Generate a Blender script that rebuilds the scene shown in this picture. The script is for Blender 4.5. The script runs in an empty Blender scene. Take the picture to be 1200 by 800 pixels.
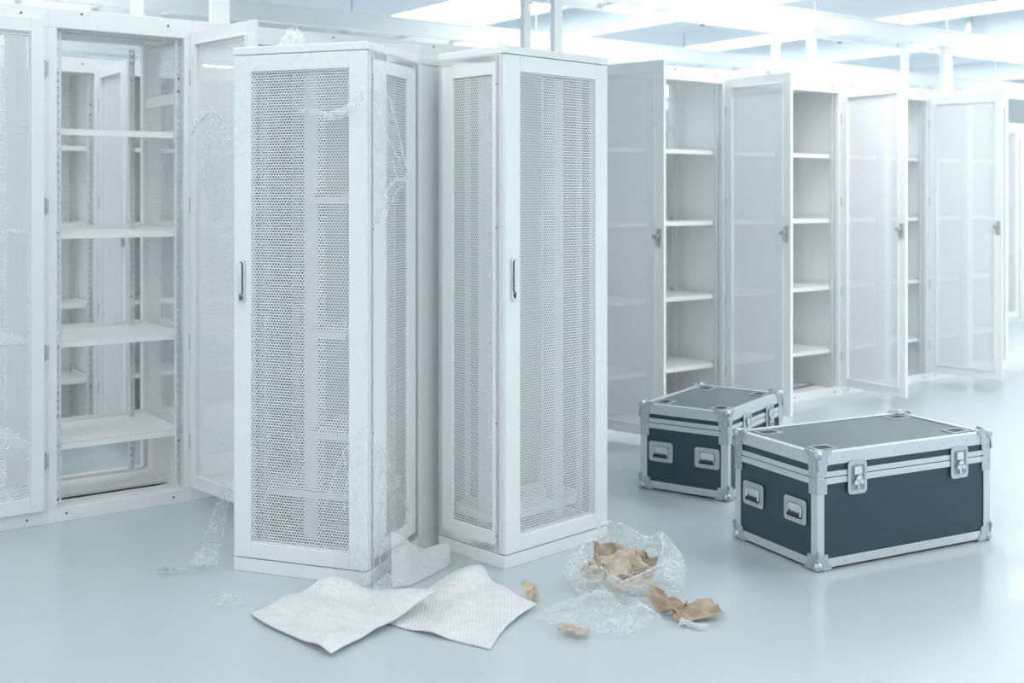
import bpy, bmesh, math, random
import numpy as np
from mathutils import Vector, Matrix
random.seed(7)
rng = np.random.default_rng(11)
S = bpy.context.scene
COL = S.collection
rad = math.radians

# ------------------------------------------------------------------ camera, light, exposure
F = 1342.0; CAMZ = 1.42; HOR = 230.0
cam_d = bpy.data.cameras.new('camera')
cam_d.sensor_width = 36.0; cam_d.lens = F / 1200 * 36
cam_d.shift_y = -(400 - HOR) / 1200
cam_d.dof.use_dof = True; cam_d.dof.focus_distance = 4.5; cam_d.dof.aperture_fstop = 2.4
cam = bpy.data.objects.new('camera', cam_d); COL.objects.link(cam)
cam.location = (0, 0, CAMZ); cam.rotation_euler = (rad(90), 0, 0)
S.camera = cam
W_ = bpy.data.worlds.new('world'); S.world = W_; W_.use_nodes = True
W_.node_tree.nodes['Background'].inputs[0].default_value = (0.80, 0.90, 0.96, 1)
W_.node_tree.nodes['Background'].inputs[1].default_value = 0.0
S.view_settings.view_transform = 'Standard'; S.view_settings.look = 'None'
S.view_settings.gamma = 1; S.view_settings.use_curve_mapping = False
S.view_settings.exposure = 0.0
S.cycles.max_bounces = 10; S.cycles.diffuse_bounces = 6; S.cycles.glossy_bounces = 3; S.cycles.transparent_max_bounces = 16
LAMP = 1.7; LAMP_R = 3.55          # radiance of the luminous ceiling strips
REAR_FILL = .3      # radiance of the added fill-light windows behind the viewer
SIDE_FILL = 1.0     # and of the added fill-light windows in the left wall

# ------------------------------------------------------------------ row frame of reference
RD = Vector((.8046, .594, 0)); RN = Vector((.594, -.8046, 0)); R0 = Vector((-2.168, 4.849, 0))
ROWYAW = math.atan2(.594, .8046)
def row(t, m=0, z=0):            # t along the row, m metres behind its front plane
    return R0 + RD * t - RN * m + Vector((0, 0, z))
def ray(px, py): return Vector(((px - 600) / F, 1, -(py - HOR) / F))
CAM = Vector((0, 0, CAMZ))
def onfloor(px, py, z=0):
    r = ray(px, py); return CAM + r * ((z - CAMZ) / r.z)
def onplane(px, py, p, nrm):
    r = ray(px, py); return CAM + r * ((p - CAM).dot(nrm) / r.dot(nrm))
def atdepth(px, py, Y): return CAM + ray(px, py) * Y

# ------------------------------------------------------------------ materials
def mat(name, col, rough=.5, metal=0, spec=.5, bump=0, bscale=60, var=0, vscale=4, emit=None, coat=0):
    m = bpy.data.materials.new(name); m.use_nodes = True
    nt = m.node_tree; b = nt.nodes['Principled BSDF']
    b.inputs['Base Color'].default_value = (*col, 1); b.inputs['Roughness'].default_value = rough
    b.inputs['Metallic'].default_value = metal; b.inputs['Specular IOR Level'].default_value = spec
    b.inputs['Coat Weight'].default_value = coat
    tc = nt.nodes.new('ShaderNodeTexCoord')
    if var:
        nz = nt.nodes.new('ShaderNodeTexNoise'); nz.inputs['Scale'].default_value = vscale; nz.inputs['Detail'].default_value = 5
        nt.links.new(tc.outputs['Object'], nz.inputs['Vector'])
        mx = nt.nodes.new('ShaderNodeMix'); mx.data_type = 'RGBA'
        mx.inputs[6].default_value = (*[c * (1 - var) for c in col], 1)
        mx.inputs[7].default_value = (*[min(1, c * (1 + var)) for c in col], 1)
        nt.links.new(nz.outputs['Fac'], mx.inputs[0]); nt.links.new(mx.outputs[2], b.inputs['Base Color'])
    if bump:
        nb = nt.nodes.new('ShaderNodeTexNoise'); nb.inputs['Scale'].default_value = bscale; nb.inputs['Detail'].default_value = 3
        nt.links.new(tc.outputs['Object'], nb.inputs['Vector'])
        bp = nt.nodes.new('ShaderNodeBump'); bp.inputs['Strength'].default_value = bump; bp.inputs['Distance'].default_value = .002
        nt.links.new(nb.outputs['Fac'], bp.inputs['Height']); nt.links.new(bp.outputs['Normal'], b.inputs['Normal'])
    if emit:
        b.inputs['Emission Color'].default_value = (*emit[0], 1); b.inputs['Emission Strength'].default_value = emit[1]
    return m
def film_mat(name, fac, tint, rough=.18, bump=.4, bscale=30, cells=0):
    m = bpy.data.materials.new(name); m.use_nodes = True
    nt = m.node_tree; b = nt.nodes['Principled BSDF']; out = nt.nodes['Material Output']
    b.inputs['Base Color'].default_value = (*tint, 1); b.inputs['Roughness'].default_value = rough
    b.inputs['Specular IOR Level'].default_value = .8
    tr = nt.nodes.new('ShaderNodeBsdfTransparent'); tr.inputs[0].default_value = (.99, .995, 1, 1)
    tl = nt.nodes.new('ShaderNodeBsdfTranslucent'); tl.inputs[0].default_value = (*tint, 1)
    m2 = nt.nodes.new('ShaderNodeMixShader'); m2.inputs[0].default_value = .12 if cells else .45; nt.links.new(b.outputs[0], m2.inputs[1]); nt.links.new(tl.outputs[0], m2.inputs[2])
    mx = nt.nodes.new('ShaderNodeMixShader'); tc = nt.nodes.new('ShaderNodeTexCoord')
    nz = nt.nodes.new('ShaderNodeTexNoise'); nz.inputs['Scale'].default_value = bscale; nz.inputs['Detail'].default_value = 4
    nz.inputs['Distortion'].default_value = 1.2
    nt.links.new(tc.outputs['Object'], nz.inputs['Vector'])
    mr = nt.nodes.new('ShaderNodeMapRange'); mr.inputs[1].default_value = .35; mr.inputs[2].default_value = .75
    mr.inputs[3].default_value = fac * (.95 if cells else .5); mr.inputs[4].default_value = min(1, fac * (1.05 if cells else 1.8))
    nt.links.new(nz.outputs['Fac'], mr.inputs[0])
    bp = nt.nodes.new('ShaderNodeBump'); bp.inputs['Strength'].default_value = bump; bp.inputs['Distance'].default_value = .006 if cells else .004
    if cells:
        vo = nt.nodes.new('ShaderNodeTexVoronoi'); vo.inputs['Scale'].default_value = cells; vo.inputs['Randomness'].default_value = .15
        nt.links.new(tc.outputs['Object'], vo.inputs['Vector']); nt.links.new(vo.outputs['Distance'], bp.inputs['Height']); bp.invert = True
    else:
        nt.links.new(nz.outputs['Fac'], bp.inputs['Height'])
    nt.links.new(bp.outputs['Normal'], b.inputs['Normal'])
    nt.links.new(bp.outputs['Normal'], tl.inputs['Normal'])
    nt.links.new(mr.outputs[0], mx.inputs[0]); nt.links.new(tr.outputs[0], mx.inputs[1]); nt.links.new(m2.outputs[0], mx.inputs[2])
    nt.links.new(mx.outputs[0], out.inputs[0])
    return m
M = dict(
    white=mat('white_powder_coat', (.885, .903, .908), .40, spec=.5, bump=.05, bscale=400),
    inner=mat('white_enamel_inside', (.94, .955, .958), .45),
    dim_inner=mat('dimmed_inner_panel', (.52, .58, .60), .5, .2),  # same paint inside, darkened to carry the shade behind the mesh
    rail=mat('zinc_rail', (.76, .81, .82), .4, .1),
    sheet=mat('perforated_steel', (.885, .903, .908), .42),
    floor=mat('epoxy_floor', (.54, .595, .622), .22, spec=.5, var=.05, vscale=1.3, bump=.04, bscale=12, coat=.1),
    wall=mat('wall_paint', (.88, .90, .91), .8),
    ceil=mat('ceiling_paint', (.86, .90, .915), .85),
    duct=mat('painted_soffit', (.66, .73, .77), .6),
    beam=mat('white_tray_paint', (.86, .89, .90), .45),
    lamp=mat('light_diffuser', (.9, .9, .9), .6, emit=((.975, .99, 1.0), LAMP)),
    lamp2=mat('bright_light_diffuser', (.9, .9, .9), .6, emit=((.975, .99, 1.0), LAMP_R)),
    pane=mat('fill_pane_glow', (.9, .9, .9), .6, emit=((.97, .99, 1.0), REAR_FILL)),
    side_fill_pane=mat('side_fill_glow', (.9, .9, .9), .6, emit=((.97, .99, 1.0), SIDE_FILL)),
    chrome=mat('polished_steel', (.70, .73, .75), .2, .9),
    steel=mat('zinc_plated_steel', (.52, .57, .59), .32, .75, var=.1, vscale=40),
    alu=mat('brushed_aluminium', (.66, .70, .72), .38, .55, var=.06, vscale=25, bump=.06, bscale=150),
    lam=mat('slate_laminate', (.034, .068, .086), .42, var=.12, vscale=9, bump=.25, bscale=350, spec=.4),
    lamtop=mat('slate_laminate_lid_sheen', (.13, .168, .188), .18, var=.14, vscale=7, bump=.25, bscale=350, spec=.6),  # lid laminate lightened to carry the ceiling's reflection
    dark=mat('black_rubber', (.02, .028, .032), .6),
    bolt=mat('dark_bolt', (.06, .08, .09), .5),
    dish=mat('pressed_dish', (.36, .42, .45), .4, .5),
    kraft=mat('kraft_paper', (.45, .35, .26), .85, var=.12, vscale=18, bump=.3, bscale=90),
    kraftp=mat('pale_kraft_paper', (.58, .50, .41), .85, var=.1, vscale=18, bump=.3, bscale=90),
    film=film_mat('stretch_film', .09, (.95, .965, .97), .13, .3, 20),
    film3=film_mat('gathered_film', .62, (.96, .97, .975), .12, .3, 30),
    film2=film_mat('crinkled_film', .30, (.95, .965, .97), .13, .3, 22),
    bub=film_mat('bubble_wrap_film', .93, (.95, .96, .963), .3, 1.0, 14, cells=85),
    bub2=film_mat('bubble_wrap_single', .42, (.95, .96, .963), .3, 1.0, 14, cells=85),
)

# ------------------------------------------------------------------ mesh helpers
class MB:
    def __init__(s): s.v = []; s.f = []
    def add(s, v, f):
        o = len(s.v); s.v += [tuple(p) for p in v]; s.f += [tuple(i + o for i in q) for q in f]; return s
    def box(s, x0, x1, y0, y1, z0, z1):
        return s.add([(x0,y0,z0),(x1,y0,z0),(x1,y1,z0),(x0,y1,z0),(x0,y0,z1),(x1,y0,z1),(x1,y1,z1),(x0,y1,z1)],
              [(3,2,1,0),(4,5,6,7),(0,1,5,4),(1,2,6,5),(2,3,7,6),(3,0,4,7)])
    def obox(s, c, ax, ay, az):      # oriented box: centre + half-axis vectors
        c, ax, ay, az = map(Vector, (c, ax, ay, az)); v = []
        for k in (-1, 1):
            for i, j in ((-1,-1),(1,-1),(1,1),(-1,1)): v.append(c + ax*i + ay*j + az*k)
        return s.add(v, [(3,2,1,0),(4,5,6,7),(0,1,5,4),(1,2,6,5),(2,3,7,6),(3,0,4,7)])
    def cyl(s, a, b, r, n=10, r2=None):
        a, b = Vector(a), Vector(b); d = (b - a).normalized(); r2 = r if r2 is None else r2
        u = d.orthogonal().normalized(); w = d.cross(u); v = []
        for c, q in ((a, r), (b, r2)):
            for k in range(n): v.append(c + (u*math.cos(2*math.pi*k/n) + w*math.sin(2*math.pi*k/n)) * q)
        return s.add(v, [(k, (k+1) % n, n+(k+1) % n, n+k) for k in range(n)] + [tuple(range(n-1,-1,-1)), tuple(range(n, 2*n))])
    def ball(s, c, r, nu=12, nv=8):
        v = [(c[0], c[1], c[2]+r)]; f = []
        for j in range(1, nv):
            for i in range(nu):
                a = math.pi*j/nv; b = 2*math.pi*i/nu
                v.append((c[0]+r*math.sin(a)*math.cos(b), c[1]+r*math.sin(a)*math.sin(b), c[2]+r*math.cos(a)))
        v.append((c[0], c[1], c[2]-r)); L = len(v)-1
        for i in range(nu):
            f.append((0, 1+i, 1+(i+1) % nu)); f.append((L, 1+(nv-2)*nu+(i+1) % nu, 1+(nv-2)*nu+i))
            for j in range(nv-2): f.append((1+j*nu+i, 1+(j+1)*nu+i, 1+(j+1)*nu+(i+1) % nu, 1+j*nu+(i+1) % nu))
        return s.add(v, f)
    def prism(s, outline, o, ux, uy, un, h):   # extruded outline: 2-D points in the frame ux, uy; thickness h along un
        o, ux, uy, un = map(Vector, (o, ux, uy, un)); n = len(outline)
        v = [o + ux*p[0] + uy*p[1] for p in outline] + [o + ux*p[0] + uy*p[1] + un*h for p in outline]
        return s.add(v, [tuple(range(n-1,-1,-1)), tuple(range(n, 2*n))] + [(k, (k+1) % n, n+(k+1) % n, n+k) for k in range(n)])
    def ringprism(s, outl, inl, o, ux, uy, un, h):   # plate with a hole (outlines of equal length)
        o, ux, uy, un = map(Vector, (o, ux, uy, un)); n = len(outl); v = []
        for hh in (0, h):
            for L in (outl, inl): v += [o + ux*p[0] + uy*p[1] + un*hh for p in L]
        f = []
        for k in range(n):
            j = (k+1) % n
            f += [(2*n+k, 2*n+j, 3*n+j, 3*n+k), (k, j, 2*n+j, 2*n+k), (n+j, n+k, 3*n+k, 3*n+j), (j, k, n+k, n+j)]
        return s.add(v, f)
    def mesh(s, name, smooth=False):
        me = bpy.data.meshes.new(name); me.from_pydata(s.v, [], s.f); me.update()
        if smooth: me.polygons.foreach_set('use_smooth', [True]*len(me.polygons))
        return me
CACHE = {}
def cached(key, fn):
    if key not in CACHE: CACHE[key] = fn()
    return CACHE[key]
def rrect(w, h, r, n=4):
    pts = []
    for cx, cy, a0 in ((w/2-r, h/2-r, 0), (-w/2+r, h/2-r, 90), (-w/2+r, -h/2+r, 180), (w/2-r, -h/2+r, 270)):
        for k in range(n+1):
            a = rad(a0 + 90*k/n); pts.append((cx+r*math.cos(a), cy+r*math.sin(a)))
    return pts
def obj(name, me, m, parent=None, loc=(0,0,0), rot=(0,0,0), bev=0):
    if isinstance(me, MB): me = me.mesh(name)
    if m is not None and not me.materials: me.materials.append(M[m])
    o = bpy.data.objects.new(name, me); COL.objects.link(o); o.parent = parent
    o.location = loc; o.rotation_euler = rot
    if bev:
        b = o.modifiers.new('bevel', 'BEVEL'); b.width = bev; b.segments = 2; b.limit_method = 'ANGLE'
    return o
def thing(name, label, cat, loc=(0,0,0), rz=0, group=None):
    o = bpy.data.objects.new(name, None); COL.objects.link(o); o.location = loc; o.rotation_euler = (0,0,rz)
    return tag(o, label, cat, group)
def tag(o, label, cat, group=None, kind=None):
    o['label'] = label; o['category'] = cat
    if group: o['group'] = group
    if kind: o['kind'] = kind
    return o
def struct(o): o['kind'] = 'structure'; return o

def perf_mesh(w, h, p=.0118, hole=.64):
    """Steel sheet with a real honeycomb of holes, lying in x-z, centred on the origin."""
    def build():
        r = p / math.sqrt(3); nx = int(w/p)+1; nz = int(h/(1.5*r))+1
        I, J = np.meshgrid(np.arange(nx), np.arange(nz), indexing='ij')
        cx = ((I + .5*(J % 2))*p - (nx-.5)*p/2).ravel(); cz = (J*1.5*r - (nz-1)*1.5*r/2).ravel()
        ang = np.radians(30 + 60*np.arange(6)); n = len(cx)
        ox = cx[:,None] + r*np.cos(ang); oz = cz[:,None] + r*np.sin(ang)
        ix = cx[:,None] + r*hole*np.cos(ang); iz = cz[:,None] + r*hole*np.sin(ang)
        key = np.round(np.stack([ox.ravel(), oz.ravel()], 1)*20000).astype(np.int64)
        uq, inv = np.unique(key, axis=0, return_inverse=True); inv = inv.reshape(n, 6)
        nu = len(uq); vo = uq/20000.0
        V = np.zeros((nu + n*6, 3)); V[:nu,0] = vo[:,0]; V[:nu,2] = vo[:,1]
        V[nu:,0] = ix.ravel(); V[nu:,2] = iz.ravel()
        inn = nu + np.arange(n*6).reshape(n, 6)
        Q = np.stack([inv, np.roll(inv,-1,1), np.roll(inn,-1,1), inn], 2).reshape(-1, 4)
        me = bpy.data.meshes.new('perforated_sheet')
        me.vertices.add(len(V)); me.vertices.foreach_set('co', V.ravel())
        me.loops.add(Q.size); me.loops.foreach_set('vertex_index', Q.ravel().astype(np.int32))
        me.polygons.add(len(Q)); me.polygons.foreach_set('loop_start', np.arange(0, Q.size, 4, dtype=np.int32))
        me.polygons.foreach_set('loop_total', np.full(len(Q), 4, dtype=np.int32))
        me.update(); me.validate(); return me
    return cached(('perf', round(w,3), round(h,3), p, hole), build)

def rail_mesh(h, w=.03, n=40, t=.002):
    """Slotted mounting rail: L-section with a column of square holes, in x-z, rising from z=0."""
    def build():
        b = MB(); dz = h/n; a = w*.5-.004; hh = dz*.2
        b.box(-w/2, -.005, -t, t, 0, h); b.box(.005, w/2, -t, t, 0, h)
        z = 0
        for k in range(n):
            zc = (k+.5)*dz; b.box(-.005, .005, -t, t, z, zc-hh); z = zc+hh
        b.box(-.005, .005, -t, t, z, h); b.box(w/2-2*t, w/2, 0, .025, 0, h)
        return b.mesh('mounting_rail')
    return cached(('rail', round(h,3), w, n), build)

# ------------------------------------------------------------------ cabinets
def shelf_mesh(w, d):
    def build():
        b = MB(); b.box(0, w, 0, d, -.003, 0); b.box(0, w, 0, .003, -.028, 0); b.box(0, w, d-.003, d, 0, .02)
        b.box(0, .003, .003, d-.003, -.02, 0); b.box(w-.003, w, .003, d-.003, -.02, 0)
        b.box(0, .015, .02, d-.02, .0, .012); b.box(w-.015, w, .02, d-.02, 0, .012)
        return b.mesh('shelf')
    return cached(('shelf', round(w,3), round(d,3)), build)
def hinge_mesh():
    def build():
        b = MB(); b.cyl((0,0,-.035), (0,0,.035), .007, 8); b.box(.002, .016, -.002, .002, -.03, .03); b.box(-.016, -.002, -.002, .002, -.03, .03)
        return b.mesh('hinge')
    return cached('hinge', build)
def bolt_mesh():
    return cached('bolt', lambda: MB().cyl((0,0,0), (0,-.004,0), .0045, 8).mesh('bolt'))
def handle_mesh(h=.165, w=.028):
    def plate():
        b = MB(); b.ringprism(rrect(w, h, w*.45), rrect(w*.62, h*.9, w*.28), (0,0,0), (1,0,0), (0,0,1), (0,-1,0), .009); return b.mesh('handle')
    def grip():
        b = MB(); b.prism(rrect(w*.42, h*.72, w*.2), (0,-.002,.012), (1,0,0), (0,0,1), (0,-1,0), .014); return b.mesh('grip')
    def well():
        b = MB(); b.prism(rrect(w*.7, h*.92, w*.3), (0,-.0005,0), (1,0,0), (0,0,1), (0,-1,0), .002); return b.mesh('handle_well')
    return cached(('hp', h), plate), cached(('hg', h), grip), cached(('hw', h), well)
def add_handle(par, x, y, z):
    p, g, w = handle_mesh()
    obj('handle', p, 'chrome', par, (x, y, z)); obj('handle_grip', g, 'chrome', par, (x, y, z)); obj('handle_well', w, 'dish', par, (x, y, z))
    k = MB().cyl((0,0,0), (0,-.008,0), .005, 10); obj('lock_cylinder', k, 'bolt', par, (x, y, z-.062))

def door_part(par, name, W, H, z0, hinge_x, y, ang, sl, sr, st, sb, handle=None, sheet=True, hinges=(.15, .5, .85), thick=.022, latch=False, p=.0118, hole=.64):
    """Door hung on its right edge at (hinge_x, y); ang 0 = shut, positive swings towards the viewer."""
    def build():
        b = MB(); b.box(-W, -W+sl, -thick, 0, 0, H); b.box(-sr, 0, -thick, 0, 0, H)
        b.box(-W+sl, -sr, -thick, 0, 0, sb); b.box(-W+sl, -sr, -thick, 0, H-st, H)
        g = .012     # return flange round the sheet
        b.box(-W+sl, -W+sl+.004, -.004, g, sb, H-st); b.box(-sr-.004, -sr, -.004, g, sb, H-st)
        b.box(-W+sl+.004, -sr-.004, -.004, g, sb, sb+.004); b.box(-W+sl+.004, -sr-.004, -.004, g, H-st-.004, H-st)
        return b.mesh('door')
    me = cached(('door', round(W,3), round(H,3), sl, sr, st, sb, thick), build)
    d = obj(name, me, 'white', par, (hinge_x, y, z0), (0, 0, ang), bev=.0025)
    if sheet:
        sw = W-sl-sr+.012; sh = H-st-sb+.012
        obj('perforated_sheet', perf_mesh(sw, sh, p, hole), 'sheet', d, (-W+sl+(W-sl-sr)/2, -thick*.55, sb+(H-st-sb)/2))
    for q in hinges: obj('hinge', hinge_mesh(), 'steel', d, (.004, -.004, H*q))
    if handle: add_handle(d, -W+sl*.5, -thick, handle)
    if latch:
        b = MB(); b.box(-.012, .012, 0, .012, -.05, .05); b.cyl((0,.012,.01), (0,.035,.01), .008, 8); b.box(-.006, .03, .026, .036, -.004, .02)
        obj('latch', b, 'steel', d, (-W+sl*.5, 0, H*.53))
    return d

def bay(name, label, t0, t1, m0=0.0, D=.5, H=2.24, door=None, back=None, shelves=(1.72,1.26,.78,.33), sides=(), detail=True, group=None, yaw=ROWYAW):
    W = t1-t0; o = thing(name, label, 'cabinet', row(t0, m0), yaw, group); ins = .10 if D > .55 else .0
    st = .038; hd = .085; bs = .06
    def frame():
        b = MB()
        b.box(0, st, 0, .035, bs, H-hd); b.box(W-st, W, 0, .035, bs, H-hd)
        b.box(0, W, 0, .035, H-hd, H); b.box(0, W, 0, .035, 0, bs)
        b.box(0, .045, D-.045, D, bs, H-.06); b.box(W-.045, W, D-.045, D, bs, H-.06)
        b.box(0, W, D-.045, D, H-.06, H); b.box(0, W, D-.045, D, 0, bs)
        for x in (0, W-.04):
            b.box(x, x+.04, .035, D-.045, H-.06, H); b.box(x, x+.04, .035, D-.045, 0, bs)
        return b.mesh('frame')
    obj('frame', cached(('bf', round(W,3), D, H), frame), 'white', o, bev=.002)
    obj('roof_panel', cached(('bt', round(W,3), D, H), lambda: MB().box(.04, W-.04, .035, D-.045, H-.012, H-.004).mesh('roof_panel')), 'inner', o)
    def base():
        b = MB(); b.box(.04, W-.04, .035, .20, .035, .045); b.box(.04, W-.04, .27, D-.045, .035, .045); return b.mesh('base_panel')
    obj('base_panel', cached(('bb', round(W,3), D), base), 'inner', o)
    def cross():
        b = MB(); b.box(.04, W-.04, .16, .19, H-.075, H-.045); b.box(.04, W-.04, .30, .34, H-.07, H-.04); return b.mesh('roof_rail')
    if detail:
        obj('roof_rail', cached(('br', round(W,3), D, H), cross), 'rail', o)
        for x, y in ((st+.016, .05), (W-st-.016, .05), (st+.03+ins*.5, D-.09), (W-st-.03-ins*.5, D-.09)):
            obj('mounting_rail', rail_mesh(H-hd-bs-.02, n=62), 'rail', o, (x, y, bs+.01), (0, 0, 0 if x < W/2 else math.pi))
        for x, z in ((W*.22, H-.018), (W*.82, H-.035), (W*.86, .03), (W*.12, .035)): obj('bolt', bolt_mesh(), 'bolt', o, (x, 0, z))
        for z in (.33, 1.96, 2.02): obj('bolt', bolt_mesh(), 'bolt', o, (W-st-.012, .047, z-.05))
    for z in shelves:
        obj('shelf', shelf_mesh(W-2*st-.012, D-.10), 'white', o, (st+.006, .058, z))
    if back is not None:
        b0, b1 = back
        obj('back_panel', cached(('bk', round(W,3), D, b0, b1), lambda: MB().box(.03, W-.03, D-.012, D-.004, b0, b1).mesh('back_panel')), 'inner', o)
        if b1 < 2:
            obj('back_rail', cached(('bkr', round(W,3), D), lambda: MB().box(.045, W-.045, D-.03, D-.01, 1.86, 1.91).mesh('back_rail')), 'white', o)
    for s in sides:
        x = .022 if s == 'L' or s == 'l' else W-.022
        if s in 'LR':
            obj('side_mesh', perf_mesh(D-.10, 1.84), 'sheet', o, (x, D/2, 1.225), (0, 0, math.pi/2))
            obj('side_panel', cached(('sp', D), lambda: MB().box(-.004, .004, .05, D-.05, .06, .30).mesh('side_panel')), 'inner', o, (x, 0, 0))
            obj('side_rail', cached(('sr', D), lambda: MB().box(-.01, .01, .045, D-.05, 1.86, 1.91).mesh('side_rail')), 'white', o, (x, 0, 0))
        else:
            obj('side_panel', cached(('spf', D, H), lambda: MB().box(-.003, .003, .036, D-.046, .06, H-.06).mesh('side_panel')), 'inner', o, (x, 0, 0))
    if door:
        ang, dw = door[0], door[1]
        door_part(o, 'door', dw, 2.12, .065, W-.012 if ang else W-.02, -.004, rad(ang), .055, .055, .06, .06,
                  sheet=True, latch=bool(ang), hinges=(.10, .32, .62, .9), handle=None, p=.0092 if ang else .0118, hole=.38 if ang else .64)
    return o

# ------------------------------------------------------------------ shell
def plane(name, pts, m):
    b = MB().add(pts, [tuple(range(len(pts)))]); return struct(obj(name, b, m))
T0, T1, MF, MB_ = -6.2, 16.0, -8.0, 13.0     # room limits in row coordinates
CH = 3.2
def rb(t0, t1, m0, m1, z0, z1):               # box aligned with the row
    b = MB(); c = row((t0+t1)/2, (m0+m1)/2, (z0+z1)/2)
    return b.obox(c, RD*((t1-t0)/2), -RN*((m1-m0)/2), Vector((0,0,(z1-z0)/2)))
struct(obj('floor', rb(T0, T1, MF, MB_, -.1, 0), 'floor'))
ceil = struct(obj('ceiling', rb(T0, T1, MF, MB_, CH, CH+.1), 'ceil'))
struct(obj('wall_back', rb(T0, T1, MB_, MB_+.15, 0, CH), 'wall'))
struct(obj('wall_front', rb(T0, T1, MF-.15, MF, 0, CH), 'wall'))
struct(obj('wall_left', rb(T0-.15, T0, MF, MB_, 0, CH), 'wall'))
struct(obj('wall_right', rb(T1, T1+.15, MF, MB_, 0, CH), 'wall'))
# cross beams of the ceiling (deep flat soffits running from front to back)
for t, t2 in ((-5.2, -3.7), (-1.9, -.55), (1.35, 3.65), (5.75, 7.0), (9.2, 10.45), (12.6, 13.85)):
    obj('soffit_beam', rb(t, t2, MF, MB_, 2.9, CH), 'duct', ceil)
# glowing windows added as fill light: six behind the viewer, five in the left wall
def window(k, box, m):
    w = struct(bpy.data.objects.new('window_%d' % k, None)); COL.objects.link(w)
    for a0, a1, z0, z1 in ((0, .07, .7, 2.85), (1.73, 1.8, .7, 2.85), (.07, 1.73, .7, .77), (.07, 1.73, 2.78, 2.85), (.87, .93, .77, 2.78)):
        obj('window_frame', box(0, .06, a0, a1, z0, z1), 'beam', w)
    for a0, a1 in ((.07, .87), (.93, 1.73)): obj('pane', box(.02, .03, a0, a1, .77, 2.78), m, w)
for k in range(6):
    window(k+1, lambda d0, d1, a0, a1, z0, z1, q=3.0+k*2.1: rb(q+a0, q+a1, MF+d0, MF+d1, z0, z1), 'pane')
for k in range(5):
    window(k+7, lambda d0, d1, a0, a1, z0, z1, q=-7.4+k*1.95: rb(T0+d0, T0+d1, q+a0, q+a1, z0, z1), 'side_fill_pane')

# ------------------------------------------------------------------ luminous ceiling strips
def light(t, label, m='lamp', B=1.5):
    o = thing('ceiling_light', label, 'light', row(t, 0, 0), ROWYAW, 'luminous ceiling strips'); z = CH-.06
    n = 14; L = (MB_-MF-.6)/n; y = MF+.3
    for x0, x1 in ((-B/2-.04, -B/2), (B/2, B/2+.04)): obj('light_rail', MB().box(x0, x1, MF+.3, MB_-.3, z, CH), 'beam', o)
    me = cached('lc', lambda: MB().box(-B/2, B/2, -.03, .03, z-.002, CH).mesh('light_crossbar'))
    md = cached('ld'+m, lambda: MB().box(-B/2, B/2, .03, L-.03, z+.012, z+.02).mesh('diffuser'))
    for k in range(n):
        obj('light_crossbar', me, 'beam', o, (0, y+k*L, 0)); obj('diffuser', md, m, o, (0, y+k*L, 0))
for t, lab in ((-2.8, 'luminous ceiling strip left of the picture, beyond the far-left cabinet'), (.4, 'luminous ceiling strip above the wrapped and unwrapped cabinets'),
          (4.7, 'luminous ceiling strip above the small case'), (8.1, 'luminous ceiling strip at the upper right behind the wide soffit beam'), (11.5, 'luminous ceiling strip at the far right end of the hall')):
    light(t, lab, 'lamp2' if t > 3 else 'lamp')

# ------------------------------------------------------------------ cable trays with their posts
def tray(label, m, t0, t1, z, posts, wid=.30, zc=2.24):
    o = thing('cable_tray', label, 'cable tray', row(t0, m, 0), ROWYAW); L = t1-t0
    for y in (-wid/2, wid/2):
        b = MB(); b.box(0, L, y-.012, y+.012, z, z+.10); b.box(0, L, y-.022, y+.022, z+.10, z+.112); b.box(0, L, y-.022, y+.022, z-.012, z)
        obj('side_rail', b, 'beam', o)
    rung = MB().box(-.02, .02, -wid/2+.012, wid/2-.012, .0, .02).mesh('rung')
    n = int(L/.45)
    for k in range(n): obj('rung', rung, 'beam', o, ((k+.5)*L/n, 0, z+.01))
    for tt, w in posts:
        b = MB(); b.box(-w/2, w/2, -.02, .02, zc, z-.012); b.box(-w/2-.02, w/2+.02, -.04, .04, zc, zc+.008)
        obj('post', b, 'beam', o, (tt-t0, -wid/2+.05, 0))
    for tt in np.arange(t0+.5, t1, 1.7):
        obj('hanger_rod', MB().cyl((0,0,z+.10), (0,0,CH), .006, 6), 'steel', o, (tt-t0, wid/2, 0))
tray('white cable tray carried on posts just above the front cabinet row', .22, -1.5, 9.3, 2.62,
     ((.62, .05), (1.02, .09), (2.88, .045), (3.11, .06), (5.06, .045), (5.45, .045), (6.55, .05), (7.1, .12)))
tray('white cable tray further back, low above the rear cabinet row', 2.1, -1.0, 14.0, 2.60, ((.4,.05),(2.6,.05),(4.9,.05),(7.2,.05),(9.6,.05),(12,.05)))
tray('faintest white cable tray, deepest in the hall under the ceiling', 4.6, -2.0, 15.0, 2.62, ((1,.05),(4,.05),(7,.05),(10,.05),(13,.05)))

pipe = thing('sprinkler_pipe', 'thin white sprinkler pipe with small drop heads below the ceiling', 'pipe', row(-2, 1.15, 0), ROWYAW)
obj('pipe_run', MB().cyl((0,0,2.84), (15,0,2.84), .022, 10), 'beam', pipe)
for k in range(9):
    x = .6+k*1.7
    h_ = obj('sprinkler_head', MB().cyl((x,0,2.82), (x,0,2.765), .009, 8).cyl((x,0,2.765), (x,0,2.758), .02, 10), 'bolt', pipe)
    obj('pipe_clip', MB().box(x+.28, x+.30, -.028, .028, 2.812, CH), 'steel', pipe)

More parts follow.
